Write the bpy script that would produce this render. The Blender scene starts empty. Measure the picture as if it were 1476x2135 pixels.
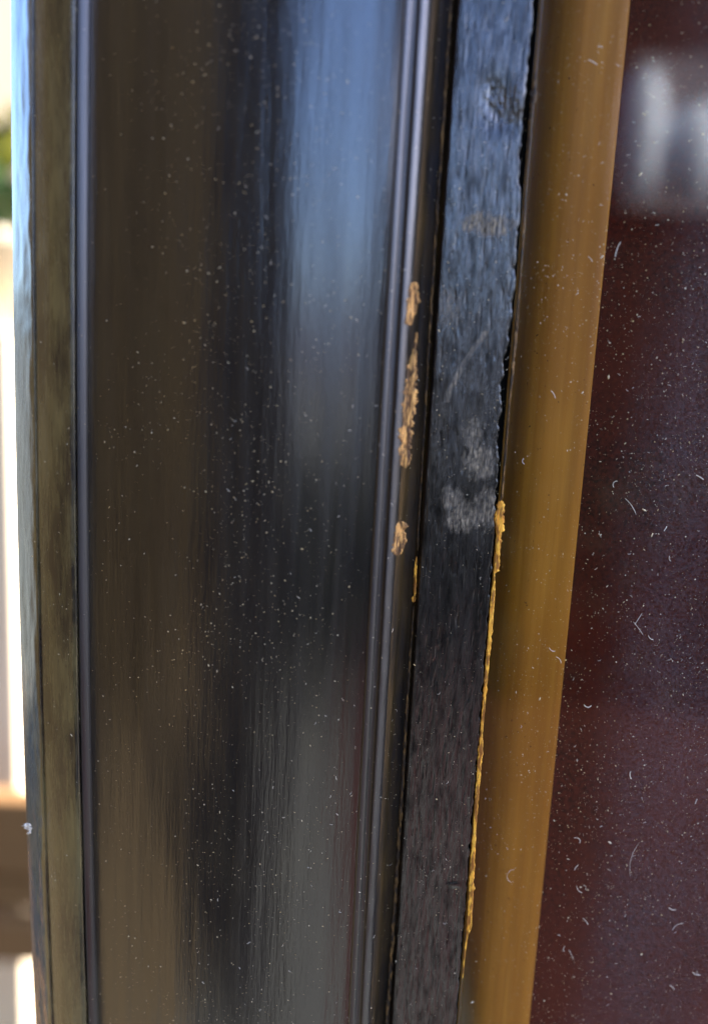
import bpy, math, random
import numpy as np
from mathutils import Vector, Matrix, noise

random.seed(11)
rng = np.random.default_rng(11)
MM = 0.001
sc = bpy.context.scene
COL = sc.collection

# ------------------------------------------------------------------ camera
PW, PH, F = 1476.0, 2135.0, 1800.0           # photograph size, focal length in its pixels
up_c = Vector((482.0, 9633.0, 1800.0)).normalized()      # world up in camera axes (from the vanishing point)
fwd = Vector((0.0, 0.0, -1.0))
yaw_c = (fwd - up_c * fwd.dot(up_c)).normalized()         # world +Y in camera axes
x_c = yaw_c.cross(up_c).normalized()
W2C = Matrix((x_c, yaw_c, up_c)).transposed()             # columns: world axes in camera axes
C2W = W2C.transposed()
DIST = 72.0                                               # mm from lens to the frame along the axis
CAMP = -(C2W @ Vector((0, 0, -1.0))) * DIST               # mm

def ray(px, py):
    return (C2W @ Vector(((px - PW / 2) / F, -(py - PH / 2) / F, -1.0)))

def hit(px, py, depth):
    """point (mm) where the line of sight meets the plane y = depth (mm)"""
    d = ray(px, py)
    t = (depth - CAMP.y) / d.y
    return CAMP + d * t

cam_d = bpy.data.cameras.new('camera')
cam = bpy.data.objects.new('camera', cam_d)
COL.objects.link(cam)
cam.matrix_world = Matrix.Translation(CAMP * MM) @ C2W.to_4x4()
cam_d.sensor_fit = 'VERTICAL'
cam_d.sensor_height = 24.0
cam_d.lens = F / PH * 24.0
cam_d.clip_start = 0.002
cam_d.clip_end = 500.0
cam_d.dof.use_dof = True
FOC = hit(930, 1500, 0.0)
cam_d.dof.focus_distance = ((FOC - CAMP).dot(C2W @ Vector((0, 0, -1.0)))) * MM
cam_d.dof.aperture_fstop = cam_d.lens / 2.3
sc.camera = cam

# ------------------------------------------------------------------ sky, sun, exposure
SUN_EL, SUN_DIR = math.radians(42), Vector((0.93, 0.30, 0))     # the sun stands to the right, just behind the frame
world = bpy.data.worlds.new('World'); sc.world = world; world.use_nodes = True
wn = world.node_tree.nodes; wl = world.node_tree.links
sky = wn.new('ShaderNodeTexSky'); sky.sky_type = 'NISHITA'; sky.sun_disc = False
sky.sun_elevation = SUN_EL
sky.sun_rotation = math.atan2(SUN_DIR.x, SUN_DIR.y)
sky.air_density = 1.0; sky.dust_density = 4.0; sky.ozone_density = 8.0
wl.new(sky.outputs[0], wn['Background'].inputs[0])
wn['Background'].inputs[1].default_value = 0.15
sd = bpy.data.lights.new('sun', 'SUN'); sd.energy = 5.0; sd.angle = math.radians(0.5); sd.color = (1.0, 0.94, 0.84)
sun = bpy.data.objects.new('sun', sd); COL.objects.link(sun)
to_sun = (SUN_DIR.normalized() * math.cos(SUN_EL) + Vector((0, 0, math.sin(SUN_EL))))
sun.rotation_euler = to_sun.to_track_quat('Z', 'Y').to_euler()
sc.view_settings.view_transform = 'Standard'; sc.view_settings.look = 'None'
sc.view_settings.gamma = 1.0
sc.view_settings.exposure = 2.85
sc.cycles.max_bounces = 8; sc.cycles.transparent_max_bounces = 12
sc.cycles.caustics_reflective = False; sc.cycles.caustics_refractive = False

# ------------------------------------------------------------------ helpers
def tag(o, label=None, cat=None, group=None, kind=None):
    if label: o['label'] = label
    if cat: o['category'] = cat
    if group: o['group'] = group
    if kind: o['kind'] = kind
    return o

def empty(name, loc=(0, 0, 0)):
    o = bpy.data.objects.new(name, None); COL.objects.link(o); o.location = loc
    o.empty_display_size = 0.01
    return o

def mesh_obj(name, verts, faces, m, parent=None, smooth=True, attrs=None):
    me = bpy.data.meshes.new(name)
    v = np.asarray(verts, dtype=np.float32)
    if isinstance(faces, np.ndarray):
        me.vertices.add(len(v)); me.vertices.foreach_set('co', v.ravel())
        n, k = faces.shape
        me.loops.add(n * k); me.polygons.add(n)
        me.loops.foreach_set('vertex_index', faces.astype(np.int32).ravel())
        me.polygons.foreach_set('loop_start', (np.arange(n) * k).astype(np.int32))
        me.update(calc_edges=True)
    else:
        me.from_pydata([tuple(map(float, p)) for p in v], [], faces); me.update()
    if attrs:
        for an, av in attrs.items():
            a = me.attributes.new(an, 'FLOAT', 'POINT'); a.data.foreach_set('value', np.asarray(av, np.float32))
    me.polygons.foreach_set('use_smooth', [smooth] * len(me.polygons))
    me.materials.append(m)
    o = bpy.data.objects.new(name, me); COL.objects.link(o)
    if parent: o.parent = parent
    return o

def box(name, lo, hi, m, parent=None, bevel=0.0, off=(0, 0, 0)):
    (x0, y0, z0), (x1, y1, z1) = lo, hi
    v = [(x0, y0, z0), (x1, y0, z0), (x1, y1, z0), (x0, y1, z0), (x0, y0, z1), (x1, y0, z1), (x1, y1, z1), (x0, y1, z1)]
    v = [(a - off[0], b - off[1], c - off[2]) for a, b, c in v]
    f = [(0, 3, 2, 1), (4, 5, 6, 7), (0, 1, 5, 4), (1, 2, 6, 5), (2, 3, 7, 6), (3, 0, 4, 7)]
    o = mesh_obj(name, v, f, m, parent, smooth=False)
    if bevel:
        b = o.modifiers.new('bevel', 'BEVEL'); b.width = bevel; b.segments = 2
    return o

def hash2(ix, iy, seed):
    h = (ix.astype(np.int64) * 374761393 + iy.astype(np.int64) * 668265263 + seed * 1442695041) & 0xffffffff
    h = ((h ^ (h >> 13)) * 1274126177) & 0xffffffff
    return ((h ^ (h >> 16)) & 0xffff) / 65535.0

def vn(x, y, seed=0):
    """smooth value noise 0..1 on arrays"""
    x = np.asarray(x, float); y = np.asarray(y, float)
    ix = np.floor(x); iy = np.floor(y); fx = x - ix; fy = y - iy
    fx = fx * fx * (3 - 2 * fx); fy = fy * fy * (3 - 2 * fy)
    a = hash2(ix, iy, seed); b = hash2(ix + 1, iy, seed); c = hash2(ix, iy + 1, seed); d = hash2(ix + 1, iy + 1, seed)
    return (a * (1 - fx) + b * fx) * (1 - fy) + (c * (1 - fx) + d * fx) * fy

def fbm(x, y, seed=0, n=4):
    s = 0; a = 0.5; t = 0
    for k in range(n):
        s = s + a * vn(x * 2 ** k, y * 2 ** k, seed + 17 * k); t += a; a *= 0.5
    return s / t

def sstep(e0, e1, x):
    t = np.clip((x - e0) / (e1 - e0), 0, 1)
    return t * t * (3 - 2 * t)

# ------------------------------------------------------------------ materials
def new_mat(name):
    m = bpy.data.materials.new(name); m.use_nodes = True
    nt = m.node_tree; p = nt.nodes['Principled BSDF']
    return m, nt, p

def coords(nt, scale):
    tc = nt.nodes.new('ShaderNodeTexCoord'); mp = nt.nodes.new('ShaderNodeMapping')
    nt.links.new(tc.outputs['Object'], mp.inputs[0]); mp.inputs['Scale'].default_value = scale
    return mp.outputs[0]

def noise_n(nt, scale, detail=4, rough=0.55, sc_=1.0):
    n = nt.nodes.new('ShaderNodeTexNoise'); nt.links.new(coords(nt, scale), n.inputs['Vector'])
    n.inputs['Scale'].default_value = sc_; n.inputs['Detail'].default_value = detail; n.inputs['Roughness'].default_value = rough
    return n.outputs[0]

def ramp(nt, src, stops):
    r = nt.nodes.new('ShaderNodeValToRGB'); nt.links.new(src, r.inputs[0])
    e = r.color_ramp.elements
    while len(e) < len(stops): e.new(0.5)
    for k, (p, c) in enumerate(stops):
        e[k].position = p
        e[k].color = (c, c, c, 1) if not isinstance(c, tuple) else (*c, 1)
    return r.outputs[0]

def mix(nt, fac, a, b, mode='MIX'):
    n = nt.nodes.new('ShaderNodeMix'); n.data_type = 'RGBA'; n.blend_type = mode
    for sock, val in ((0, fac), (6, a), (7, b)):
        if isinstance(val, bpy.types.NodeSocket): nt.links.new(val, n.inputs[sock])
        elif isinstance(val, tuple): n.inputs[sock].default_value = (*val, 1)
        else: n.inputs[sock].default_value = val
    return n.outputs[2]

def math_n(nt, op, a, b=0.0):
    n = nt.nodes.new('ShaderNodeMath'); n.operation = op
    for k, val in enumerate((a, b)):
        if isinstance(val, bpy.types.NodeSocket): nt.links.new(val, n.inputs[k])
        else: n.inputs[k].default_value = val
    return n.outputs[0]

def attr(nt, name):
    n = nt.nodes.new('ShaderNodeAttribute'); n.attribute_name = name
    return n.outputs['Fac']

def bump(nt, h, dist, prev=None, strength=1.0):
    b = nt.nodes.new('ShaderNodeBump'); nt.links.new(h, b.inputs['Height'])
    b.inputs['Distance'].default_value = dist; b.inputs['Strength'].default_value = strength
    if prev is not None: nt.links.new(prev, b.inputs['Normal'])
    return b.outputs[0]

def paint(name, base=(0.005, 0.005, 0.0055), film=(0.100, 0.072, 0.028), film_amt=0.08, rough=0.15, streak=0.013, micro=0.002, ior=1.65, coat=1.0, fine=0.0, pits=0.0):
    m, nt, p = new_mat(name)
    st = noise_n(nt, (4500, 4500, 380), 5, 0.6)             # brush and grain streaks along the rail
    st2 = noise_n(nt, (1100, 1100, 60), 3, 0.5)
    mi = noise_n(nt, (9000, 9000, 7000), 3, 0.6)
    cl = noise_n(nt, (350, 350, 110), 4, 0.6)
    fl = ramp(nt, cl, [(0.38, 0.0), (0.68, 1.0)])
    fl = math_n(nt, 'MULTIPLY', fl, film_amt)
    fl2 = math_n(nt, 'ADD', fl, math_n(nt, 'MULTIPLY', ramp(nt, st, [(0.45, 0.0), (0.75, 1.0)]), film_amt * 0.6))
    c = mix(nt, fl2, base, film)
    we = attr(nt, 'wear')
    wcol = mix(nt, ramp(nt, noise_n(nt, (5500, 5500, 1500), 4, 0.65), [(0.35, 0.0), (0.7, 1.0)]), (0.02, 0.018, 0.016), (0.62, 0.47, 0.32))
    c = mix(nt, we, c, wcol)
    ma = attr(nt, 'matte')
    if pits:
        pn = ramp(nt, noise_n(nt, (7000, 7000, 420), 4, 0.6), [(0.36, 0.95), (0.45, 0.0)])
        pm = ramp(nt, noise_n(nt, (1500, 1500, 330), 5, 0.65), [(0.36, 0.75), (0.54, 0.0)])
        pn = math_n(nt, 'MAXIMUM', pn, pm)
        ma = math_n(nt, 'MAXIMUM', ma, math_n(nt, 'MULTIPLY', pn, pits))
    c = mix(nt, ma, c, (0.004, 0.0035, 0.003))
    nt.links.new(c, p.inputs['Base Color'])
    dull = math_n(nt, 'SUBTRACT', 1.0, math_n(nt, 'MAXIMUM', we, ma))
    r = math_n(nt, 'ADD', math_n(nt, 'MULTIPLY', ramp(nt, st2, [(0.3, 0.0), (0.7, 1.0)]), 0.10), rough)
    r = math_n(nt, 'ADD', r, math_n(nt, 'MULTIPLY', fl2, 0.25))
    r = math_n(nt, 'ADD', r, math_n(nt, 'MULTIPLY', we, 0.3))
    nt.links.new(r, p.inputs['Roughness'])
    p.inputs['IOR'].default_value = ior
    p.inputs['Specular Tint'].default_value = (1.0, 0.82, 0.93, 1)
    nt.links.new(math_n(nt, 'MULTIPLY', dull, coat), p.inputs['Coat Weight']); nt.links.new(math_n(nt, 'MULTIPLY', dull, 0.5), p.inputs['Specular IOR Level']); p.inputs['Coat IOR'].default_value = 1.7
    nt.links.new(math_n(nt, 'ADD', r, -0.04), p.inputs['Coat Roughness'])
    b = bump(nt, st2, streak * 2.5 * MM)
    b = bump(nt, st, streak * MM, b)
    b = bump(nt, mi, micro * MM, b)
    if not fine: b = bump(nt, noise_n(nt, (7500, 7500, 900), 3, 0.6), 0.006 * MM, b)
    if fine: b = bump(nt, noise_n(nt, (8000, 8000, 1100), 4, 0.6), fine * MM, b)
    nt.links.new(b, p.inputs['Normal']); nt.links.new(b, p.inputs['Coat Normal'])
    return m

def bare_wood(name, a, b, rough=0.75, gl=0.3):
    m, nt, p = new_mat(name)
    n1 = noise_n(nt, (6000, 6000, 900), 5, 0.65)
    n2 = noise_n(nt, (3000, 3000, 900), 4, 0.6)
    c = mix(nt, ramp(nt, n1, [(0.40, 0.0), (0.60, 1.0)]), a, b)
    c = mix(nt, ramp(nt, n2, [(0.46, 0.0), (0.56, 0.9)]), c, (a[0] * 0.30, a[1] * 0.25, a[2] * 0.25))
    nt.links.new(c, p.inputs['Base Color']); p.inputs['Roughness'].default_value = rough
    nt.links.new(bump(nt, n1, 0.03 * MM), p.inputs['Normal'])
    return m

def simple(name, col, rough=0.8, var=0.15, scale=(8, 8, 8), bmp=0.0):
    m, nt, p = new_mat(name)
    n = noise_n(nt, scale, 5, 0.6)
    c = mix(nt, n, tuple(v * (1 - var) for v in col), tuple(min(1, v * (1 + var)) for v in col))
    nt.links.new(c, p.inputs['Base Color']); p.inputs['Roughness'].default_value = rough
    p.inputs['Specular IOR Level'].default_value = 0.08
    if bmp: nt.links.new(bump(nt, n, bmp), p.inputs['Normal'])
    return m

M_FACE = paint('black_gloss_paint')
M_BEAD = paint('black_paint_on_bead', film=(0.22, 0.155, 0.045), film_amt=0.50, rough=0.17, streak=0.008)  # olive film puts the bead's warm reflection into its colour
M_BAND = paint('worn_black_paint', film=(0.06, 0.055, 0.05), film_amt=0.10, rough=0.15, streak=0.024, micro=0.006, fine=0.022, pits=0.85)
M_RIDGE = paint('black_paint_on_ridges', film_amt=0.1, rough=0.31, streak=0.006, coat=0.45)
M_GROOVE = paint('dull_dark_paint_in_groove', base=(0.012, 0.009, 0.005), film=(0.17, 0.085, 0.014), film_amt=0.35, rough=0.5, coat=0.0, ior=1.4)
M_WOOD = bare_wood('bare_orange_wood', (0.75, 0.26, 0.012), (1.0, 0.50, 0.05))
M_WOOD2 = bare_wood('bare_tan_wood', (0.16, 0.06, 0.012), (0.95, 0.46, 0.13))
M_WOOD3 = bare_wood('thin_brown_wood', (0.05, 0.022, 0.006), (0.24, 0.11, 0.024))

def strip_mat():
    m, nt, p = new_mat('ochre_varnish')
    n1 = noise_n(nt, (1800, 1800, 60), 4, 0.6); n2 = noise_n(nt, (120, 120, 45), 3, 0.5)
    c = mix(nt, ramp(nt, n1, [(0.3, 0.0), (0.7, 1.0)]), (0.50, 0.185, 0.013), (0.60, 0.245, 0.026))
    c = mix(nt, ramp(nt, n2, [(0.4, 0.0), (0.65, 0.5)]), c, (0.36, 0.115, 0.007))
    nt.links.new(c, p.inputs['Base Color']); p.inputs['Roughness'].default_value = 0.42; p.inputs['Specular IOR Level'].default_value = 0.25
    fl = ramp(nt, noise_n(nt, (2600, 2600, 2200), 2, 0.5), [(0.70, 0.0), (0.76, 0.85)])
    c = mix(nt, fl, c, (0.06, 0.025, 0.006))
    n3 = noise_n(nt, (420, 420, 14), 4, 0.6)
    c = mix(nt, ramp(nt, n3, [(0.42, 0.0), (0.62, 0.45)]), c, (0.22, 0.075, 0.008))
    nt.links.new(c, p.inputs['Base Color'])
    nt.links.new(bump(nt, n1, 0.012 * MM), p.inputs['Normal'])
    return m
M_STRIP = strip_mat()

def backing_mat():
    m, nt, p = new_mat('dark_red_backing')
    n1 = noise_n(nt, (2500, 2500, 2500), 5, 0.7); n2 = noise_n(nt, (90, 90, 60), 3, 0.5)
    c = mix(nt, ramp(nt, n1, [(0.35, 0.0), (0.7, 1.0)]), (0.012, 0.003, 0.002), (0.085, 0.013, 0.005))
    c = mix(nt, ramp(nt, n2, [(0.35, 0.0), (0.7, 0.8)]), c, (0.085, 0.012, 0.004))
    nt.links.new(c, p.inputs['Base Color']); p.inputs['Roughness'].default_value = 0.7; p.inputs['Specular IOR Level'].default_value = 0.04
    return m
M_BACK = backing_mat()

def glass_mat():
    """thin clear glass with settled dust and a painted purple-grey reflection haze, denser away from the rail"""
    m, nt, p = new_mat('dusty_glass'); N = nt.nodes; L = nt.links
    N.remove(p); out = N['Material Output']
    tr = N.new('ShaderNodeBsdfTransparent'); tr.inputs[0].default_value = (0.97, 0.96, 0.94, 1)
    gl = N.new('ShaderNodeBsdfGlossy'); gl.inputs['Roughness'].default_value = 0.045
    fr = N.new('ShaderNodeFresnel'); geo = N.new('ShaderNodeNewGeometry'); L.new(math_n(nt, 'ADD', 1.52, math_n(nt, 'MULTIPLY', geo.outputs['Backfacing'], 1 / 1.52 - 1.52)), fr.inputs[0])
    m1 = N.new('ShaderNodeMixShader'); L.new(fr.outputs[0], m1.inputs[0]); L.new(tr.outputs[0], m1.inputs[1]); L.new(gl.outputs[0], m1.inputs[2])
    df = N.new('ShaderNodeBsdfDiffuse')
    sp = noise_n(nt, (5200, 5200, 5200), 4, 0.75)
    lg = noise_n(nt, (60, 60, 45), 3, 0.5)
    dens = attr(nt, 'dust')
    a = math_n(nt, 'MULTIPLY', ramp(nt, sp, [(0.38, 0.12), (0.68, 1.5)]), dens)
    a = math_n(nt, 'MULTIPLY', a, ramp(nt, lg, [(0.3, 0.6), (0.7, 1.25)]))
    df.inputs[0].default_value = (0.68, 0.57, 0.62, 1)
    m2 = N.new('ShaderNodeMixShader'); L.new(a, m2.inputs[0]); L.new(m1.outputs[0], m2.inputs[1]); L.new(df.outputs[0], m2.inputs[2])
    L.new(m2.outputs[0], out.inputs[0])
    return m
M_GLASS = glass_mat()

def dust_mat(name, cols):
    m, nt, p = new_mat(name)
    n = noise_n(nt, (1400, 1400, 1400), 2, 0.5)
    c = mix(nt, ramp(nt, n, [(0.35, 0.0), (0.65, 1.0)]), *cols)
    nt.links.new(c, p.inputs['Base Color']); p.inputs['Roughness'].default_value = 0.9
    return m
M_DUST = dust_mat('pale_dust', ((0.66, 0.44, 0.20), (0.76, 0.62, 0.45)))
M_LINT = dust_mat('pale_lint', ((0.75, 0.58, 0.42), (0.85, 0.74, 0.64)))

# ------------------------------------------------------------------ moulding profile
# (photo column at mid height, depth in mm; smaller depth = nearer the lens)
Z0, Z1 = -190.0, 190.0

def bow(x, z):
    """the old rail is bowed a fraction of a millimetre along its length"""
    w = np.clip((16.0 - x) / 38.0, 0, 1)
    t = np.abs(z + 2) / 46.0
    return 0.50 * w * np.minimum(t * t, 3.0)

def X(px, depth):
    return hit(px, PH / 2, depth).x

def PX(x, depth):
    a, b = X(0, depth), X(1000, depth)
    return (x - a) / (b - a) * 1000

def row_zs(step):
    a = np.arange(-62, 62.01, step)
    lo = np.linspace(Z0, -62, 40)[:-1]; hi = np.linspace(62, Z1, 40)[1:]
    return np.concatenate([lo, a, hi])

def catmull(pts, n):
    """dense smooth curve through the profile points"""
    P = np.array(pts, float); out = []
    Q = np.vstack([2 * P[0] - P[1], P, 2 * P[-1] - P[-2]])
    for i in range(1, len(Q) - 2):
        p0, p1, p2, p3 = Q[i - 1], Q[i], Q[i + 1], Q[i + 2]
        for t in np.linspace(0, 1, n, endpoint=False):
            out.append(0.5 * ((2 * p1) + (-p0 + p2) * t + (2 * p0 - 5 * p1 + 4 * p2 - p3) * t * t + (-p0 + 3 * p1 - 3 * p2 + p3) * t ** 3))
    out.append(Q[-2]); return np.array(out)

PROFILE = []       # (x, y) of the whole front, used to lay dust and chips on it
def sweep(name, pts, m, parent, n=8, step=0.8, smooth_curve=True, disp=None, wear=None, uniform=0, matte=None):
    P = np.array([(X(px, d), d) for px, d in pts])
    C = catmull(P, n) if smooth_curve else np.vstack([np.column_stack([np.linspace(P[i][0], P[i + 1][0], n, endpoint=False), np.linspace(P[i][1], P[i + 1][1], n, endpoint=False)]) for i in range(len(P) - 1)] + [P[-1:]])
    if uniform:
        L = np.concatenate([[0], np.cumsum(np.linalg.norm(np.diff(C, axis=0), axis=1))]); q = np.linspace(0, L[-1], uniform)
        C = np.column_stack([np.interp(q, L, C[:, 0]), np.interp(q, L, C[:, 1])])
    PROFILE.extend(C.tolist())
    zs = row_zs(step); nc, nr = len(C), len(zs)
    gx = np.repeat(C[None, :, 0], nr, 0); gy = np.repeat(C[None, :, 1], nr, 0); gz = np.repeat(zs[:, None], nc, 1)
    t = np.gradient(C, axis=0); t /= np.linalg.norm(t, axis=1)[:, None] + 1e-9
    nx, ny = t[:, 1], -t[:, 0]                     # outward normal (towards the lens)
    if disp is not None:
        h = disp(gx, gz, np.repeat(np.linspace(0, 1, nc)[None, :], nr, 0))
        gx = gx + nx[None, :] * h; gy = gy + ny[None, :] * h
    mt = matte(gx, gz, np.repeat(np.linspace(0, 1, nc)[None, :], nr, 0)) if matte is not None else np.zeros_like(gx)
    w = wear(gx, gz) if wear is not None else np.zeros_like(gx)
    gx = gx + bow(gx, gz)
    V = np.stack([gx, gy, gz], -1).reshape(-1, 3) * MM
    i = np.arange(nr - 1)[:, None] * nc + np.arange(nc - 1)[None, :]
    Fa = np.stack([i, i + 1, i + nc + 1, i + nc], -1).reshape(-1, 4)
    return mesh_obj(name, V, Fa, m, parent, attrs={'wear': w.ravel(), 'matte': mt.ravel()})

frame = empty('picture_frame')
tag(frame, 'glazed wooden frame in chipped glossy black paint with a dusty pane', 'frame')

def soft(seed, amp, sx=0.6, sz=0.06):
    def f(x, z, u):
        e = np.sin(np.pi * np.clip(u, 0, 1)) ** 0.5
        return amp * (fbm(x * sx, z * sz, seed) - 0.5) * e
    return f

# side of the rail, the outer bead, the fillet, the wide face, two fine ridges, the groove and the flat band
def side_d(x, z, u):
    return 0.0 * x
sweep('side_face', [(PX(X(37, 4.3) + 0.3, 22.0), 22.0), (PX(X(37, 4.3) + 0.15, 12.0), 12.0), (37, 4.3)], M_BEAD, frame, n=6, step=2.0)
def edge_d(x, z, u):
    return 0.16 * (fbm(x * 1.5 + 3, z * 0.22, 5) - 0.5) * np.sin(np.pi * u) + 0.10 * (fbm(x * 2, z * 0.9, 6) - 0.5) * np.sin(np.pi * u)
sweep('outer_edge', [(37, 4.3), (43, 3.4), (55, 2.25), (66, 1.3), (75, 0.85), (80, 0.95)], M_BEAD, frame, n=7, step=0.5, disp=edge_d)
sweep('bead', [(80, 0.95), (88, 0.6), (104, 0.12), (124, -0.2), (144, -0.42), (153, -0.46), (158, -0.36), (161, 0.45)], M_BEAD, frame, n=6, step=0.7, disp=soft(8, 0.10))
sweep('fillet', [(161, 0.45), (163, 0.30), (170, 0.36), (180, 0.58), (185, 0.78)], M_RIDGE, frame, n=5, step=0.7, disp=soft(9, 0.05))
FACE = [(185, 0.78), (192, 0.72), (225, 0.30), (300, -0.75), (400, -1.85), (500, -2.55), (600, -2.95), (700, -3.05), (760, -2.95), (779, -2.88)]
sweep('wide_face', FACE, M_FACE, frame, n=9, step=0.7, disp=soft(10, 0.10, 0.35, 0.05))
sweep('ridge', [(779, -2.88), (781, -3.02), (785, -3.08), (792, -2.98), (797, -2.80)], M_RIDGE, frame, n=5, step=0.6, disp=soft(12, 0.04))
sweep('channel', [(797, -2.80), (800, -2.72), (804, -2.70), (808, -2.76), (810, -2.84)], M_RIDGE, frame, n=4, step=0.8, disp=soft(13, 0.04))
def r2(x, z, u):
    return np.sin(np.pi * u) ** 0.6 * (0.10 * (fbm(x * 0.8, z * 0.10, 14) - 0.5) + 0.10 * (fbm(x * 2.5, z * 0.8, 15) - 0.5) * sstep(20, -5, z))
sweep('ridge', [(810, -2.84), (812, -2.92), (816, -2.88), (823, -2.68), (828, -2.40), (831, -1.9)], M_RIDGE, frame, n=5, step=0.5, disp=r2)
sweep('groove', [(831, -1.9), (836, -0.4), (846, 0.9), (866, 1.15), (874, 1.05), (879, 0.75), (882, 0.2)], M_GROOVE, frame, n=5, step=0.6, disp=soft(16, 0.25, 1.5, 0.08))

WEARS = [(1015, 468, 55, 24, 1.0), (985, 905, 26, 34, 0.6), (1000, 960, 38, 40, 0.8), (940, 1040, 26, 26, 0.6), (965, 1078, 36, 34, 0.7), (1015, 1060, 30, 46, 0.75),
         (1040, 225, 40, 40, 0.25), (930, 640, 26, 40, 0.35), (1080, 190, 30, 40, 0.2)]
def band_wear(x, z):
    w = np.zeros_like(x)
    for px, py, rx, ry, s in WEARS:
        c = hit(px, py, 0.0)
        d = ((x - c.x) / (rx * 0.04)) ** 2 + ((z - c.z) / (ry * 0.042)) ** 2
        n = fbm(x * 3.2, z * 1.6, 31)
        w = np.maximum(w, s * sstep(1.25, 0.1, d + (n - 0.5) * 1.6))
    fib = fbm(x * 11, z * 4.0, 33)
    w = w * (0.35 + 0.65 * sstep(0.30, 0.58, fib))
    a, b = hit(1012, 690, 0.0), hit(930, 838, 0.0)         # the slanting scratch
    tx = np.clip((z - b.z) / (a.z - b.z), 0, 1); lx = b.x + (a.x - b.x) * tx ** 1.3
    on = (z > b.z) & (z < a.z)
    w = np.maximum(w, np.where(on, 0.55 * sstep(0.34, 0.08, np.abs(x - lx + 0.25 * (fbm(x * 0 + 1, z * 1.5, 35) - 0.5))) , 0))
    return w
XB1 = X(1040, 0.0)
def band_d(x, z, u):
    top = sstep(-2, 24, z)
    n = 0.045 * (fbm(x * 2.4, z * 0.35, 21, 4) - 0.5)
    n += (0.018 + 0.03 * top) * (fbm(x * 8.0, z * 0.7, 22, 4) - 0.5)           # brushed streaks
    g = fbm(x * 5.5, z * 0.45, 23, 3)
    n -= 0.028 * sstep(0.62, 0.74, g)                                       # fine checks along the grain
    h = n * np.minimum(1, u * 12)
    rr = (fbm(x * 2.6, z * 1.6, 25) - 0.5)
    for px, py, rx, ry, dep in ((1030, 212, 26, 40, -0.30), (1082, 212, 18, 34, 0.26), (1062, 250, 40, 26, -0.12), (945, 1845, 16, 6, 0.12), (940, 1960, 12, 60, -0.10)):
        c = hit(px, py, 0.0)
        d = ((x - c.x) / (rx * 0.04)) ** 2 + ((z - c.z) / (ry * 0.042)) ** 2 + rr * 2.6
        h = h + dep * np.exp(-np.maximum(d, 0) * 1.2) * (0.75 + 1.2 * rr)
    # ragged right arris: paint has flaked off in bites
    h = h - 0.30 * sstep(0, 0.04, u - arris(z)) - 1.2 * np.maximum(0, u - arris(z) - 0.02)
    return h
def arris(z):
    top = sstep(-8, 14, z)
    return 0.985 - 0.05 * top * sstep(0.36, 0.62, fbm(z * 0.13, z * 0 + 4, 27)) - 0.06 * (fbm(z * 1.6, z * 0 + 9, 28)) - 0.035 * top * fbm(z * 0.9, z * 0 + 2, 29)
def band_matte(x, z, u):
    return np.maximum(sstep(-0.005, 0.02, u - arris(z)), sstep(0.03, 0.0, u))
BAND = [(882, 0.2), (885, 0.04), (892, 0.0), (960, 0.0), (1034, 0.0), (1040, 0.05)]
sweep('inner_band', BAND, M_BAND, frame, n=14, step=0.11, uniform=120, smooth_curve=False, disp=band_d, wear=band_wear, matte=band_matte)
sweep('sight_edge', [(1040, 0.05), (1042.5, 0.6), (1043, 2.0)], M_GROOVE, frame, n=4, step=0.8, smooth_curve=False, disp=None)

# wooden core of the rail closes the back
xL, xR = X(37, 4.3), X(1043, 2.0)
box('rail_back', ((xL + 0.6) * MM, 7.5 * MM, Z0 * MM), ((xR + 1.0) * MM, 22 * MM, Z1 * MM), M_WOOD3, frame)

# pane, ochre strip, dark red backing
GY = 2.0
gx0, gx1 = xR - 1.5, xR + 260
def pane():
    xs = np.concatenate([np.linspace(gx0, gx0 + 30, 60), np.linspace(gx0 + 30, gx1, 30)[1:]]); zs = np.linspace(Z0, Z1, 120)
    nc, nr = len(xs), len(zs)
    gx, gz = np.meshgrid(xs, zs)
    dens = 0.002 + 0.055 * sstep(10.0, 17.5, gx - gx0 + 1.0 * (fbm(gx * 0.3, gz * 0.08, 41) - 0.5) * 4) + 0.010 * sstep(4, 14, gx - gx0) * sstep(-5, -40, gz)  # density carries a reflected haze on top of the dust towards the right
    V = np.stack([gx, gx * 0 + GY, gz], -1).reshape(-1, 3)
    Vb = V.copy(); Vb[:, 1] = GY + 1.6
    i = np.arange(nr - 1)[:, None] * nc + np.arange(nc - 1)[None, :]
    Fa = np.stack([i, i + 1, i + nc + 1, i + nc], -1).reshape(-1, 4)
    Fb = Fa[:, ::-1] + nc * nr
    n = nc * nr
    S = []
    for a in range(nc - 1):
        S.append((a, a + n, a + 1 + n, a + 1)); b = (nr - 1) * nc + a; S.append((b, b + 1, b + 1 + n, b + n))
    for r in range(nr - 1):
        a = r * nc; S.append((a, a + nc, a + nc + n, a + n)); b = a + nc - 1; S.append((b, b + n, b + nc + n, b + nc))
    d = np.concatenate([dens.ravel(), dens.ravel() * 0.0])
    return mesh_obj('glass_pane', np.vstack([V, Vb]) * MM, np.vstack([Fa, Fb, np.array(S)]), M_GLASS, frame, smooth=False, attrs={'dust': d})
pane()
SY = 4.2
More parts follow.
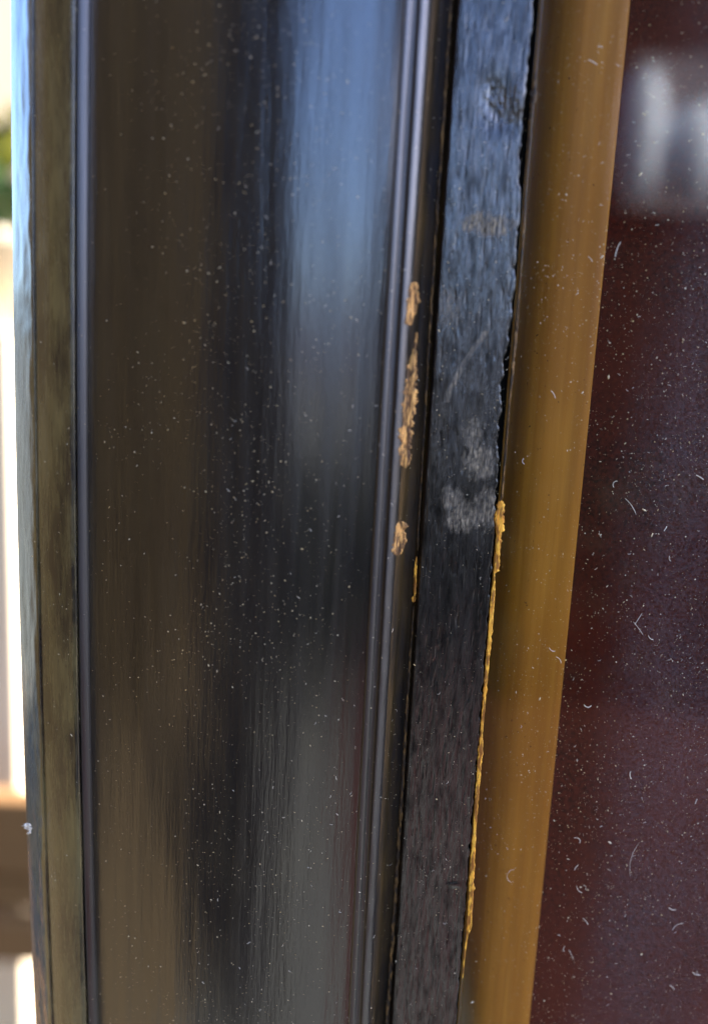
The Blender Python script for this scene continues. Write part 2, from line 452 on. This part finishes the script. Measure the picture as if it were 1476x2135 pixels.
def ochre():
    x0 = X(1048, SY) - 2.0; x1 = X(1210, SY)
    xa = X(1046, SY + 2)
    prof = [(x0 - 1, SY + 3.28), (xa, SY + 3.2), (xa + 0.3, SY + 2.3), (xa + 0.8, SY + 1.35), (xa + 1.5, SY + 0.72), (xa + 2.4, SY + 0.3), (xa + 3.4, SY + 0.08), (x1 - 1.6, SY), (x1 - 0.9, SY), (x1 - 0.25, SY + 0.03), (x1 - 0.05, SY + 0.16), (x1, SY + 0.5), (x1, SY + 3.3)]
    C = np.array(prof)
    zs = np.linspace(Z0, Z1, 90); nc, nr = len(C), len(zs)
    gx = np.repeat(C[None, :, 0], nr, 0); gy = np.repeat(C[None, :, 1], nr, 0); gz = np.repeat(zs[:, None], nc, 1)
    V = np.stack([gx, gy, gz], -1).reshape(-1, 3) * MM
    i = np.arange(nr - 1)[:, None] * nc + np.arange(nc - 1)[None, :]
    return mesh_obj('inner_strip', V, np.stack([i, i + 1, i + nc + 1, i + nc], -1).reshape(-1, 4), M_STRIP, frame), x1
strip_o, sx1 = ochre()
strip_o['label'] = 'smooth ochre strip under the glass'
bk = box('backing_board', ((xR + 1.05) * MM, 7.52 * MM, Z0 * MM), (gx1 * MM, 12 * MM, Z1 * MM), M_BACK, frame)
bk['label'] = 'dark red board under the dusty glass'
box('back_panel', ((xR + 1.05) * MM, 12.05 * MM, Z0 * MM), (gx1 * MM, 20 * MM, Z1 * MM), M_WOOD3, frame)

PR = np.array(PROFILE); PR = PR[np.argsort(PR[:, 0])]
def front_y(x):
    if x > xR: return GY
    return float(np.interp(x, PR[:, 0], PR[:, 1]))

# ------------------------------------------------------------------ bare wood where the paint has chipped, and brown lines in the groove
def ribbon(name, table, m, parent, lift, seed, thick=0.12, depth=None, rag=0.35, step=2.0, lab=None, cols=11, cap=-1.7):
    """ragged raised ribbon along (py, px, width) stations of the photograph"""
    T = np.array(table, float)
    pys = np.arange(T[0, 0], T[-1, 0] + 0.1, step)
    V = []; n = cols
    for k, py in enumerate(pys):
        cx = np.interp(py, T[:, 0], T[:, 1]); w = np.interp(py, T[:, 0], T[:, 2]) * (0.85 if name == 'bare_wood_edge' else 1.0)
        dl = w * rag * (noise.noise(Vector((py * 0.09, seed, 0))) + 0.7 * noise.noise(Vector((py * 0.33, seed, 5))) + 0.35 * noise.noise(Vector((py * 0.9, seed, 5))))
        dr = w * rag * (noise.noise(Vector((py * 0.09, seed, 9))) + 0.7 * noise.noise(Vector((py * 0.33, seed, 15))) + 0.35 * noise.noise(Vector((py * 0.9, seed, 15))))
        if k in (0, len(pys) - 1): w *= 0.25; dl = dr = 0
        a, b = cx - w / 2 + dl, cx + w / 2 + dr
        for j in range(n):
            u = j / (n - 1); px = a + (b - a) * u
            dd = depth
            if dd is None:
                dd = -2.5
                for _ in range(4):
                    q = hit(px, py, dd); dd = min(cap, front_y(q.x - float(bow(q.x, q.z))))
            h = thick * math.sin(math.pi * u) ** 0.5 * (0.7 + 0.8 * noise.noise(Vector((px * 0.16, py * 0.05, seed))) + 0.45 * noise.noise(Vector((px * 0.4, py * 0.2, seed))))
            y = dd - lift - h if 0 < u < 1 else dd + 0.25
            p = hit(px, py, y); V.append((p.x, y, p.z))
    nr = len(pys)
    Fa = [(r * n + c, (r + 1) * n + c, (r + 1) * n + c + 1, r * n + c + 1) for r in range(nr - 1) for c in range(n - 1)]
    Fa = [f[::-1] for f in Fa]
    V = np.array(V) * MM
    o = mesh_obj(name, V, Fa, m, parent)
    if lab: o['label'] = lab
    return o

ribbon('bare_wood_edge', [(1044, 1045, 8), (1054, 1043, 20), (1085, 1040, 26), (1106, 1041, 22), (1112, 1040, 13), (1150, 1037, 13), (1190, 1034, 14), (1196, 1030, 3), (1212, 1030, 5),
                          (1240, 1027, 11), (1320, 1021, 11), (1400, 1014, 9), (1470, 1008, 8), (1530, 1003, 6), (1552, 1002, 12), (1620, 997, 11), (1700, 991, 8),
                          (1790, 985, 11), (1850, 982, 14), (1900, 979, 13), (1938, 976, 13), (1950, 973, 5), (1990, 968, 4), (2040, 964, 2)], M_WOOD, frame, 0.02, 3.1, thick=0.04, depth=0.0, rag=0.26,
       lab='bright orange bare wood where the paint flaked off the edge')
ribbon('bare_wood_line', [(150, 1116, 3), (196, 1112, 12), (212, 1110, 12), (222, 1107, 4), (350, 1098, 3.5), (470, 1092, 4), (560, 1085, 3.5), (650, 1079, 4), (690, 1076, 6), (780, 1068, 5), (830, 1063, 3), (930, 1055, 3), (1000, 1049, 4), (1040, 1046, 3)],
       M_WOOD3, frame, 0.0, 4.7, thick=0.10, depth=0.15, rag=0.3)
ribbon('paint_chip', [(588, 864, 10), (600, 863, 22), (640, 858, 24), (662, 853, 20), (678, 851, 12)], M_WOOD2, frame, 0.03, 7.1, thick=0.05, rag=0.32)
ribbon('paint_chip', [(692, 868, 5), (730, 864, 9), (765, 858, 20), (830, 855, 28), (860, 851, 30), (905, 845, 27), (945, 843, 27), (968, 843, 22), (976, 845, 10)], M_WOOD2, frame, 0.03, 8.3, thick=0.05, rag=0.28)
ribbon('paint_chip', [(1086, 836, 10), (1096, 836, 24), (1125, 832, 26), (1148, 828, 26), (1158, 827, 16)], M_WOOD2, frame, 0.03, 9.9, thick=0.05, rag=0.3)
ribbon('paint_chip', [(1160, 868, 4), (1190, 866, 7), (1235, 864, 7), (1240, 864, 4), (1247, 863, 10), (1256, 862, 7)], M_WOOD, frame, 0.0, 2.2, thick=0.12, depth=0.3, rag=0.3)
ribbon('groove_line', [(-60, 946, 6), (0, 940, 6), (300, 921, 6), (600, 901, 6), (700, 895, 6), (1000, 878, 4), (1060, 874, 5), (1150, 870, 4)], M_WOOD3, frame, 0.0, 1.3, thick=0.10, depth=0.5, rag=0.35, step=4)  # thin gold-brown line along the groove
ribbon('groove_line', [(1262, 862, 3), (1400, 853, 6), (1700, 835, 8), (2000, 816, 8), (2200, 803, 8)], M_WOOD3, frame, 0.0, 6.3, thick=0.10, depth=0.5, rag=0.35, step=4)
ribbon('paint_chip', [(1716, 57, 8), (1724, 60, 20), (1734, 62, 14), (1740, 58, 8)], M_LINT, frame, 0.0, 5.5, thick=0.3, depth=1.2, rag=0.6, lab='small whitish nick on the outer edge')

# ------------------------------------------------------------------ dust and lint
ICO = np.array([(0, 0, 1), (0.9, 0, 0.2), (0.28, 0.85, 0.2), (-0.72, 0.53, 0.2), (-0.72, -0.53, 0.2), (0.28, -0.85, 0.2), (0, 0, -0.6)])
ICF = np.array([(0, 1, 2), (0, 2, 3), (0, 3, 4), (0, 4, 5), (0, 5, 1), (6, 2, 1), (6, 3, 2), (6, 4, 3), (6, 5, 4), (6, 1, 5)])
def dust(name, label, pts, sizes, m):
    V = []; Fs = []
    for k, ((x, z), s) in enumerate(zip(pts, sizes)):
        y = front_y(x) - s * 0.25
        a = rng.uniform(0, 6.28); ca, sa = math.cos(a), math.sin(a)
        q = ICO * (1 + rng.uniform(-0.4, 0.4, (7, 3)))
        el = rng.uniform(1, 2.6) if rng.random() < 0.35 else 1.0
        q = q * np.array([s * 0.5 * el, s * 0.5 / math.sqrt(el), s * 0.35])
        u = q[:, 0] * ca - q[:, 1] * sa; v = q[:, 0] * sa + q[:, 1] * ca
        V.append(np.stack([x + float(bow(x, z)) + u, y - q[:, 2], z + v], -1)); Fs.append(ICF + 7 * k)
    o = mesh_obj(name, np.vstack(V) * MM, np.vstack(Fs), m, smooth=False)
    return tag(o, label, 'dust', kind='stuff')

def cluster(n, x0, x1, z0, z1, dens):
    out = []
    while len(out) < n:
        x = rng.uniform(x0, x1, 4000); z = rng.uniform(z0, z1, 4000)
        keep = rng.random(4000) < dens(x, z) * (0.25 + 1.5 * fbm(x * 0.25, z * 0.25, 71) ** 2)
        out += list(zip(x[keep], z[keep]))
    return out[:n]
xa, xb = X(60, 1.0), X(787, -2.8)
fp = cluster(10000, xa, xR, -62, 62, lambda x, z: 0.25 + 0.75 * np.exp(-((x - X(520, -2.6)) / 6.0) ** 2) + 0.3 * (x > xb))
fs = np.clip(rng.lognormal(math.log(0.034), 0.55, len(fp)), 0.02, 0.13)
dust('dust', 'pale dust specks scattered over the black painted moulding', fp, fs, M_DUST)
gp = cluster(24000, xR + 0.3, xR + 42, -62, 62, lambda x, z: 0.55 + 0.45 * sstep(0, 14, x - xR))
gs = np.clip(rng.lognormal(math.log(0.036), 0.55, len(gp)), 0.02, 0.22)
dust('dust', 'fine pale dust specks settled on the glass pane', gp, gs, M_DUST)

def fibre(points, r, name='lint_fibre'):
    P = [Vector(p) for p in points]; V = []; Fs = []; n = 5
    for k, p in enumerate(P):
        t = (P[min(k + 1, len(P) - 1)] - P[max(k - 1, 0)]).normalized()
        a = t.cross(Vector((0, 1, 0))).normalized(); b = t.cross(a)
        rr = r * (0.55 if k in (0, len(P) - 1) else 1.0)
        for j in range(n):
            an = 2 * math.pi * j / n
            V.append(tuple((p + (a * math.cos(an) + b * math.sin(an)) * rr)))
    for k in range(len(P) - 1):
        for j in range(n):
            Fs.append((k * n + j, k * n + (j + 1) % n, (k + 1) * n + (j + 1) % n, (k + 1) * n + j))
    Fs.append(tuple(range(n))); Fs.append(tuple(reversed(range((len(P) - 1) * n, len(P) * n))))
    return V, Fs

def curl(px, py, ln, ang, bend, r, depth=None):
    """fibre of length ln (photo px) at (px,py), turned ang, curling by bend radians"""
    pts = []; N = 9; a = ang - bend / 2; x = y = 0; q = [(0, 0)]
    for k in range(N):
        x += ln / N * math.cos(a); y += ln / N * math.sin(a); q.append((x, y)); a += bend / N
    mx = sum(p[0] for p in q) / len(q); my = sum(p[1] for p in q) / len(q)
    for k, (u, v) in enumerate(q):
        p0 = hit(px + u - mx, py + v - my, GY if depth is None else depth)
        d = GY if depth is None else depth
        pts.append((p0.x, d - r * 0.8 - 0.05 * math.sin(math.pi * k / N), p0.z))
    return pts

LINT = [(1224, 1472, 22, 0.0, -2.0, 2.2), (1313, 1616, 20, 1.4, -1.2, 2.6), (1204, 1750, 26, 0.9, 2.8, 1.5), (1206, 1855, 24, 0.8, -1.3, 1.4), (1200, 1808, 16, -0.9, 1.0, 1.6),
        (1318, 1790, 90, -1.25, 0.9, 0.9), (1280, 1008, 24, -0.9, 2.6, 1.8), (1315, 1055, 48, 1.0, 0.5, 1.3), (1330, 1290, 34, -1.0, 0.1, 1.2), (1330, 1310, 40, 0.95, 0.2, 1.2),
        (1458, 995, 22, 0.55, 0.2, 2.6), (1386, 1102, 14, -1.0, 0.1, 2.4), (1286, 520, 40, -1.2, 0.5, 2.2), (1090, 962, 18, 1.3, -2.4, 1.6), (1153, 822, 22, 1.1, 0.6, 1.8),
        (1230, 540, 18, 0.9, 0.5, 1.6), (1062, 1825, 48, 1.6, -3.0, 0.9), (1400, 1895, 20, 0.2, -1.0, 2.0), (1410, 1930, 34, -0.5, 1.6, 1.4), (1450, 1670, 14, -1.2, 0.4, 2.0),
        (1150, 1355, 20, 0.4, -1.6, 1.5), (1165, 1375, 22, 1.0, 1.4, 1.6), (1450, 2030, 22, 0.3, -1.0, 2.0), (1400, 2058, 18, 0.9, 1.2, 1.8), (1175, 1978, 16, -1.4, 2.2, 1.4),
        (1235, 130, 26, 0.55, 0.3, 2.4), (1250, 98, 14, 0.2, 0.8, 2.0), (1395, 1165, 16, 1.2, -1.8, 1.5), (1190, 1990, 26, 1.2, 0.4, 1.1), (1220, 1920, 22, 0.9, 0.5, 1.2), (1355, 1330, 18, 0.6, -1.5, 1.6)]
LINT_LABELS = '''hooked lint curl on the glass just right of the ochre strip, lower third
short bent lint fibre standing upright on the dark glass, lower right
ring-like lint curl close beside the ochre strip, lower quarter
small lint hook just under the ring-like curl beside the ochre strip
faint short lint fibre between two curls beside the ochre strip
longest thin lint hair, a slanting bow on the glass in the lower right
hooked lint curl on the red glass beside the ochre strip, at mid height
straight slanting lint hair on the red glass just above mid height
upper arm of the angled pair of lint hairs right of the strip
lower arm of the angled pair of lint hairs right of the strip
thick short lint fibre at the right margin just above mid height
short straight lint fibre slanting up, right of the slanting hair
bluish slanting lint fibre beside the strip under the white reflections
small yellowish lint crescent on the ochre strip, just above mid height
thin slanting lint fibre on the ochre strip, upper middle
short lint fibre against the right edge of the strip, upper third
wide U-shaped lint hair low on the ochre strip
flat lint crescent in the lower right of the glass
curved lint hair below the flat crescent in the lower right
short lint fibre at the right margin in the lower quarter
flat small lint curl near the right edge of the strip, lower middle
slanting small lint curl near the right edge of the strip, lower middle
upper of two lint curls in the bottom right corner
lower left of two lint curls in the bottom right corner
small round lint curl beside the strip near the bottom
stout slanting lint fibre on the upper end of the ochre strip
topmost tiny lint fibre on the ochre strip
small lint arc right of the strip just below mid height
thin upright lint hair beside the round curl near the bottom
small slanting lint fibre beside the strip in the lower quarter
small lint arc left of the right margin, below mid height'''.split('\n')
for k, (px, py, ln, an, be, rw) in enumerate(LINT):
    pts = curl(px, py, ln * 0.85, an, be, rw * 0.33 * 0.042)
    c = Vector(pts[5])
    V, Fs = fibre([Vector(p) - c for p in pts], rw * 0.33 * 0.042)
    o = mesh_obj('lint_fibre', np.array(V) * MM, Fs, M_LINT)
    o.location = c * MM
    tag(o, LINT_LABELS[k], 'lint', 'lint fibres lying on the glass')

# many finer hairs, too many to count
def fuzz(name, label, n, xr, dens, cat='lint'):
    V = []; Fs = []; off = 0
    for (x, z) in cluster(n, xr[0], xr[1], -60, 60, dens):
        ln = rng.uniform(0.10, 0.38); a = rng.uniform(0, 6.28); be = rng.uniform(-2.5, 2.5); r = rng.uniform(0.009, 0.017)
        pts = []; cx, cz = x, z
        for k in range(6):
            pts.append(Vector((cx + float(bow(cx, cz)), front_y(cx) - r - 0.02 * math.sin(math.pi * k / 5), cz)))
            cx += ln / 5 * math.cos(a); cz += ln / 5 * math.sin(a); a += be / 5
        v, f = fibre(pts, r)
        V += v; Fs += [tuple(i + off for i in q) for q in f]; off += len(v)
    return tag(mesh_obj(name, np.array(V) * MM, Fs, M_LINT), label, cat, kind='stuff')
fuzz('lint', 'fine pale hairs of lint strewn over the glass pane', 420, (xR + 0.5, xR + 40), lambda x, z: 0.4 + 0.6 * sstep(0, 12, x - xR))
fuzz('lint', 'few fine hairs of lint caught on the black moulding', 170, (X(400, -2), xR - 0.5), lambda x, z: 0.6 + 0 * x)

# ------------------------------------------------------------------ blurred background at the left
M_CREAM = simple('cream_plaster', (0.215, 0.175, 0.125), 0.9, 0.12, (9, 9, 9))
M_BROWN = simple('brown_wood', (0.16, 0.085, 0.036), 0.6, 0.3, (3, 30, 60))
M_LEAF = simple('yellow_green_leaf', (0.14, 0.13, 0.006), 0.5, 0.3, (40, 40, 40))
M_LEAFD = simple('dark_green_leaf', (0.07, 0.11, 0.04), 0.5, 0.3, (40, 40, 40))
M_POT = simple('pale_clay_pot', (0.60, 0.48, 0.33), 0.8, 0.1, (20, 20, 20))
BGY = 900.0
def bg(px, py, y=BGY):
    return hit(px, py, y) * MM
wy = 1.20
def diag_wall():
    p0 = Vector((-0.47, wy)); d = Vector((0.7071, 0.7071)); n = Vector((-0.7071, 0.7071)) * 0.2
    a, b = p0 - d * 0.36, p0 + d * 2.2
    V = []
    for z in (GZ0, 1.6): V += [(a.x, a.y, z), (b.x, b.y, z), (b.x + n.x, b.y + n.y, z), (a.x + n.x, a.y + n.y, z)]
    o = mesh_obj('wall', V, [(0, 3, 2, 1), (4, 5, 6, 7), (0, 1, 5, 4), (1, 2, 6, 5), (2, 3, 7, 6), (3, 0, 4, 7)], M_CREAM, smooth=False); o['kind'] = 'structure'
    z = bg(20, 1140, 1150).z; a, b = p0 - d * 0.35, p0 + d * 2.19; m = Vector((0.7071, -0.7071)) * 0.018; e = m * 0.05
    V = []
    for zz in (z - 0.012, z + 0.012): V += [(a.x + m.x, a.y + m.y, zz), (b.x + m.x, b.y + m.y, zz), (b.x + e.x, b.y + e.y, zz), (a.x + e.x, a.y + e.y, zz)]
    o = mesh_obj('wall_ledge', V, [(0, 3, 2, 1), (4, 5, 6, 7), (0, 1, 5, 4), (1, 2, 6, 5), (2, 3, 7, 6), (3, 0, 4, 7)], M_CREAM, smooth=False); o['kind'] = 'structure'
GZ0 = -1.26
diag_wall()
z_a, z_b = bg(20, 1668, 700).z, bg(20, 2010, 700).z
bench = empty('wooden_bench', (-0.6, 0.7, -1.2)); tag(bench, 'brown wooden bench out of focus beside the left edge of the frame', 'bench')
bl = (-0.6, 0.7, -1.2)
H = z_a - z_b
for a, b, dy in ((0.0, 0.46, 0.0), (0.50, 0.70, 0.01), (0.74, 1.0, 0.0)):
    box('slat', (-0.85, 0.70 + dy, z_a - H * b), (-0.16, 0.725 + dy, z_a - H * a), M_BROWN, bench, 0.004, bl)
box('seat', (-0.85, 0.60, z_b - 0.30), (-0.16, 0.735, z_b - 0.27), M_BROWN, bench, 0.004, bl)
for xx in (-0.83, -0.22):
    box('leg', (xx, 0.74, -1.2), (xx + 0.05, 0.79, z_a - 0.01), M_BROWN, bench, 0.004, bl)

plant = empty('potted_plant', (-0.50, 1.02, -0.05)); tag(plant, 'yellow green leafy plant out of focus at the left margin', 'plant')
po = Vector(plant.location)
zt, zm, zl = bg(10, 215, 1000).z, bg(10, 340, 1000).z, bg(10, 500, 1000).z
def leaves(name, n, c, r, m, sz):
    V = []; Fs = []
    for k in range(n):
        p = Vector((random.gauss(0, r[0]), random.gauss(0, r[1]), random.gauss(0, r[2]))) + c - po
        d = Vector((random.uniform(-1, 1), random.uniform(-1, 1), random.uniform(-.3, 1))).normalized(); s = d.cross(Vector((random.uniform(-1, 1), 1, 0.2))).normalized()
        L = sz * random.uniform(0.6, 1.2); b = len(V)
        V += [p, p + d * L * .5 + s * L * .22, p + d * L, p + d * L * .5 - s * L * .22]; Fs.append((b, b + 1, b + 2, b + 3))
    return mesh_obj(name, [tuple(v) for v in V], Fs, m, plant, smooth=False)
bx = bg(8, 300, 1000).x
leaves('foliage', 150, Vector((bx - 0.05, 1.0, (zt + zm) / 2 - 0.012)), (0.05, 0.04, 0.018), M_LEAF, 0.05)
leaves('lower_foliage', 160, Vector((bx - 0.05, 1.0, (zm + zl) / 2 + 0.0)), (0.05, 0.03, 0.020), M_LEAFD, 0.045)
def lathe(name, prof, m, parent, n=24):
    V = []; Fs = []
    for r, z in prof:
        for j in range(n):
            a = 2 * math.pi * j / n; V.append((r * math.cos(a), r * math.sin(a), z))
    for k in range(len(prof) - 1):
        for j in range(n): Fs.append((k * n + j, k * n + (j + 1) % n, (k + 1) * n + (j + 1) % n, (k + 1) * n + j))
    return mesh_obj(name, V, Fs, m, parent)
pot = lathe('pot', [(0.0, 0.0), (0.05, 0.0), (0.065, 0.10), (0.07, 0.10), (0.07, 0.115), (0.058, 0.115), (0.055, 0.10), (0.0, 0.095)], M_POT, plant)
pot.location = (bx - 0.05 - po.x, 1.0 - po.y, zl - 0.105 - po.z)
pd = box('pedestal', (bx - 0.13, 0.93, -1.25), (bx + 0.03, 1.07, zl - 0.1055), M_POT, None, 0.003)
tag(pd, 'pale pedestal out of focus under the potted plant', 'pedestal')

# ------------------------------------------------------------------ unseen surroundings behind and beside the lens; several added to shape the reflections
GZ = -1.25
M_GROUND = simple('stone_paving', (0.056, 0.060, 0.052), 0.85, 0.25, (2, 2, 2))
g = mesh_obj('ground', [(-150, -150, GZ), (150, -150, GZ), (150, 150, GZ), (-150, 150, GZ)], [(0, 1, 2, 3)], M_GROUND, smooth=False); g['kind'] = 'structure'
M_TIMBER = simple('tan_timber', (0.029, 0.0215, 0.0095), 0.7, 0.2, (1, 6, 1))
side = box('side_wall', (-2.3, -4.6, GZ), (-2.1, 0.5, 3.0), M_TIMBER); side['kind'] = 'structure'
M_HEDGE = simple('added_hedge_green', (0.010, 0.012, 0.008), 0.8, 0.4, (9, 9, 9))
def added_hedge():
    V = []; Fs = []
    for k in range(5200):
        p = Vector((random.uniform(-1.55, 3.4), random.uniform(-3.5, -2.9), GZ + random.uniform(0.05, 1.0) ** 0.8 * (0.80 + 0.05 * math.sin(k))))
        d = Vector((random.uniform(-1, 1), random.uniform(-1, 1), random.uniform(-1, 1))).normalized(); s = d.cross(Vector((0.3, 1, 0.2))).normalized()
        L = random.uniform(0.08, 0.16); b = len(V)
        V += [p, p + d * L * .5 + s * L * .3, p + d * L, p + d * L * .5 - s * L * .3]; Fs.append((b, b + 1, b + 2, b + 3))
    return V, Fs
hd = empty('added_hedge', (0.9, -3.2, GZ)); tag(hd, 'dark leafy mass put in for the black gloss paint to mirror', 'added_hedge')  # unseen leafy mass added to darken the mirrored view
V, Fs = added_hedge(); ho = Vector(hd.location)
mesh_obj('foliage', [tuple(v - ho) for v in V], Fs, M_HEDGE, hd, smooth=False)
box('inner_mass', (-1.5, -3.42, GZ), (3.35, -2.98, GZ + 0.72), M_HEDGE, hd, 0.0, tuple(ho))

# dark upright, dark wall and two white reflectors added to shape the reflections
M_ADDED_DARK = simple('added_dark', (0.012, 0.011, 0.010), 0.7, 0.3, (3, 3, 1))
post = empty('added_post', (-0.46, -1.35, GZ)); tag(post, 'dark post put in to make the black band in the paint', 'post')
po2 = tuple(post.location)
box('shaft', (-0.80, -1.50, GZ + 0.1), (-0.31, -1.20, 4.0), M_ADDED_DARK, post, 0.01, po2)
box('plinth', (-0.83, -1.53, GZ), (-0.28, -1.17, GZ + 0.098), M_ADDED_DARK, post, 0.01, po2)
def mirror(px, py, ydist):
    d = ray(px, py); p = hit(px, py, GY) * MM; d = Vector((d.x, -d.y, d.z)); return p + d * ((ydist - p.y) / d.y)
hw = box('reflection_wall', (mirror(1118, 250, -3.6).x, -3.9, GZ), (1.75, -3.6, 3.0), M_ADDED_DARK); hw['kind'] = 'structure'  # unseen wall added to keep the right-hand glass reflection dark
pn = box('reflection_panel', (mirror(1290, 430, -3.58).x, -3.598, mirror(1350, 440, -3.6).z), (1.74, -3.56, mirror(1350, 120, -3.6).z), simple('reflection_grey', (0.26, 0.25, 0.27), 0.8, 0.1)); pn['kind'] = 'structure'  # pale panel added for the grey veil around the two bright patches
M_REFLECTOR = simple('reflector_white', (0.80, 0.88, 0.98), 0.9, 0.02)
l1, l2 = mirror(1332, 285, -3.3), mirror(1440, 318, -3.3)  # white bodies added where the glass shows two bright reflections
for k, (x, z, hh, rr, lab) in enumerate(((l1.x, l1.z, 0.44, 0.088, 'tall white lantern added to show beside the ochre strip'), (l2.x, l2.z, 0.32, 0.10, 'wider white lantern added to show at the right margin of the glass'))):
    ln = empty('white_reflector', (x, -3.3, z)); tag(ln, lab, 'reflector')
    lathe('reflector_body', [(rr * 0.5, -hh / 2), (rr * 0.9, -hh * 0.35), (rr, 0), (rr * 0.9, hh * 0.35), (rr * 0.5, hh / 2)], M_REFLECTOR, ln)
    lathe('cap', [(0.0, hh / 2 + 0.02), (rr * 0.5, hh / 2 + 0.012), (rr * 0.5, hh / 2 + 0.001)], M_ADDED_DARK, ln)

M_HILL = simple('added_far_blue', (0.040, 0.046, 0.062), 0.9, 0.5, (0.3, 0.3, 0.3))  # far ridge added for the slate tone mirrored in the gloss
def reflection_hill():
    n = 60; V = []; Fs = []
    for k in range(n):
        x = -70 + 140 * k / (n - 1); h = 3.2 + 1.2 * float(fbm(x * 0.07, 0.0, 88)) + 0.5 * float(fbm(x * 0.5, 3.0, 89))
        V += [(x, -55, GZ), (x, -60, GZ + h * 0.8), (x, -66, GZ + h), (x, -80, GZ)]
    for k in range(n - 1):
        for j in range(3): Fs.append((k * 4 + j, (k + 1) * 4 + j, (k + 1) * 4 + j + 1, k * 4 + j + 1))
    o = mesh_obj('reflection_hill', V, Fs, M_HILL); o['kind'] = 'structure'
reflection_hill()


M_RUG = simple('added_dark_red', (0.030, 0.011, 0.008), 0.95, 0.3, (30, 30, 30))
rg = box('added_rug', (0.29, -3.0, GZ + 0.004), (1.9, -1.0, GZ + 0.016), M_RUG, None, 0.004); tag(rg, 'dark red sheet on the paving, put in to darken the low glass reflection', 'added_rug')  # unseen sheet added to keep the low glass reflections dark red
M_DECK = simple('reflection_deck_brown', (0.062, 0.047, 0.024), 0.8, 0.3, (1, 14, 1))
dk = box('reflection_deck', (-2.098, -4.6, GZ + 0.002), (-0.84, 0.3, GZ + 0.05), M_DECK); dk['kind'] = 'structure'  # unseen slab added to brown the lower left reflections
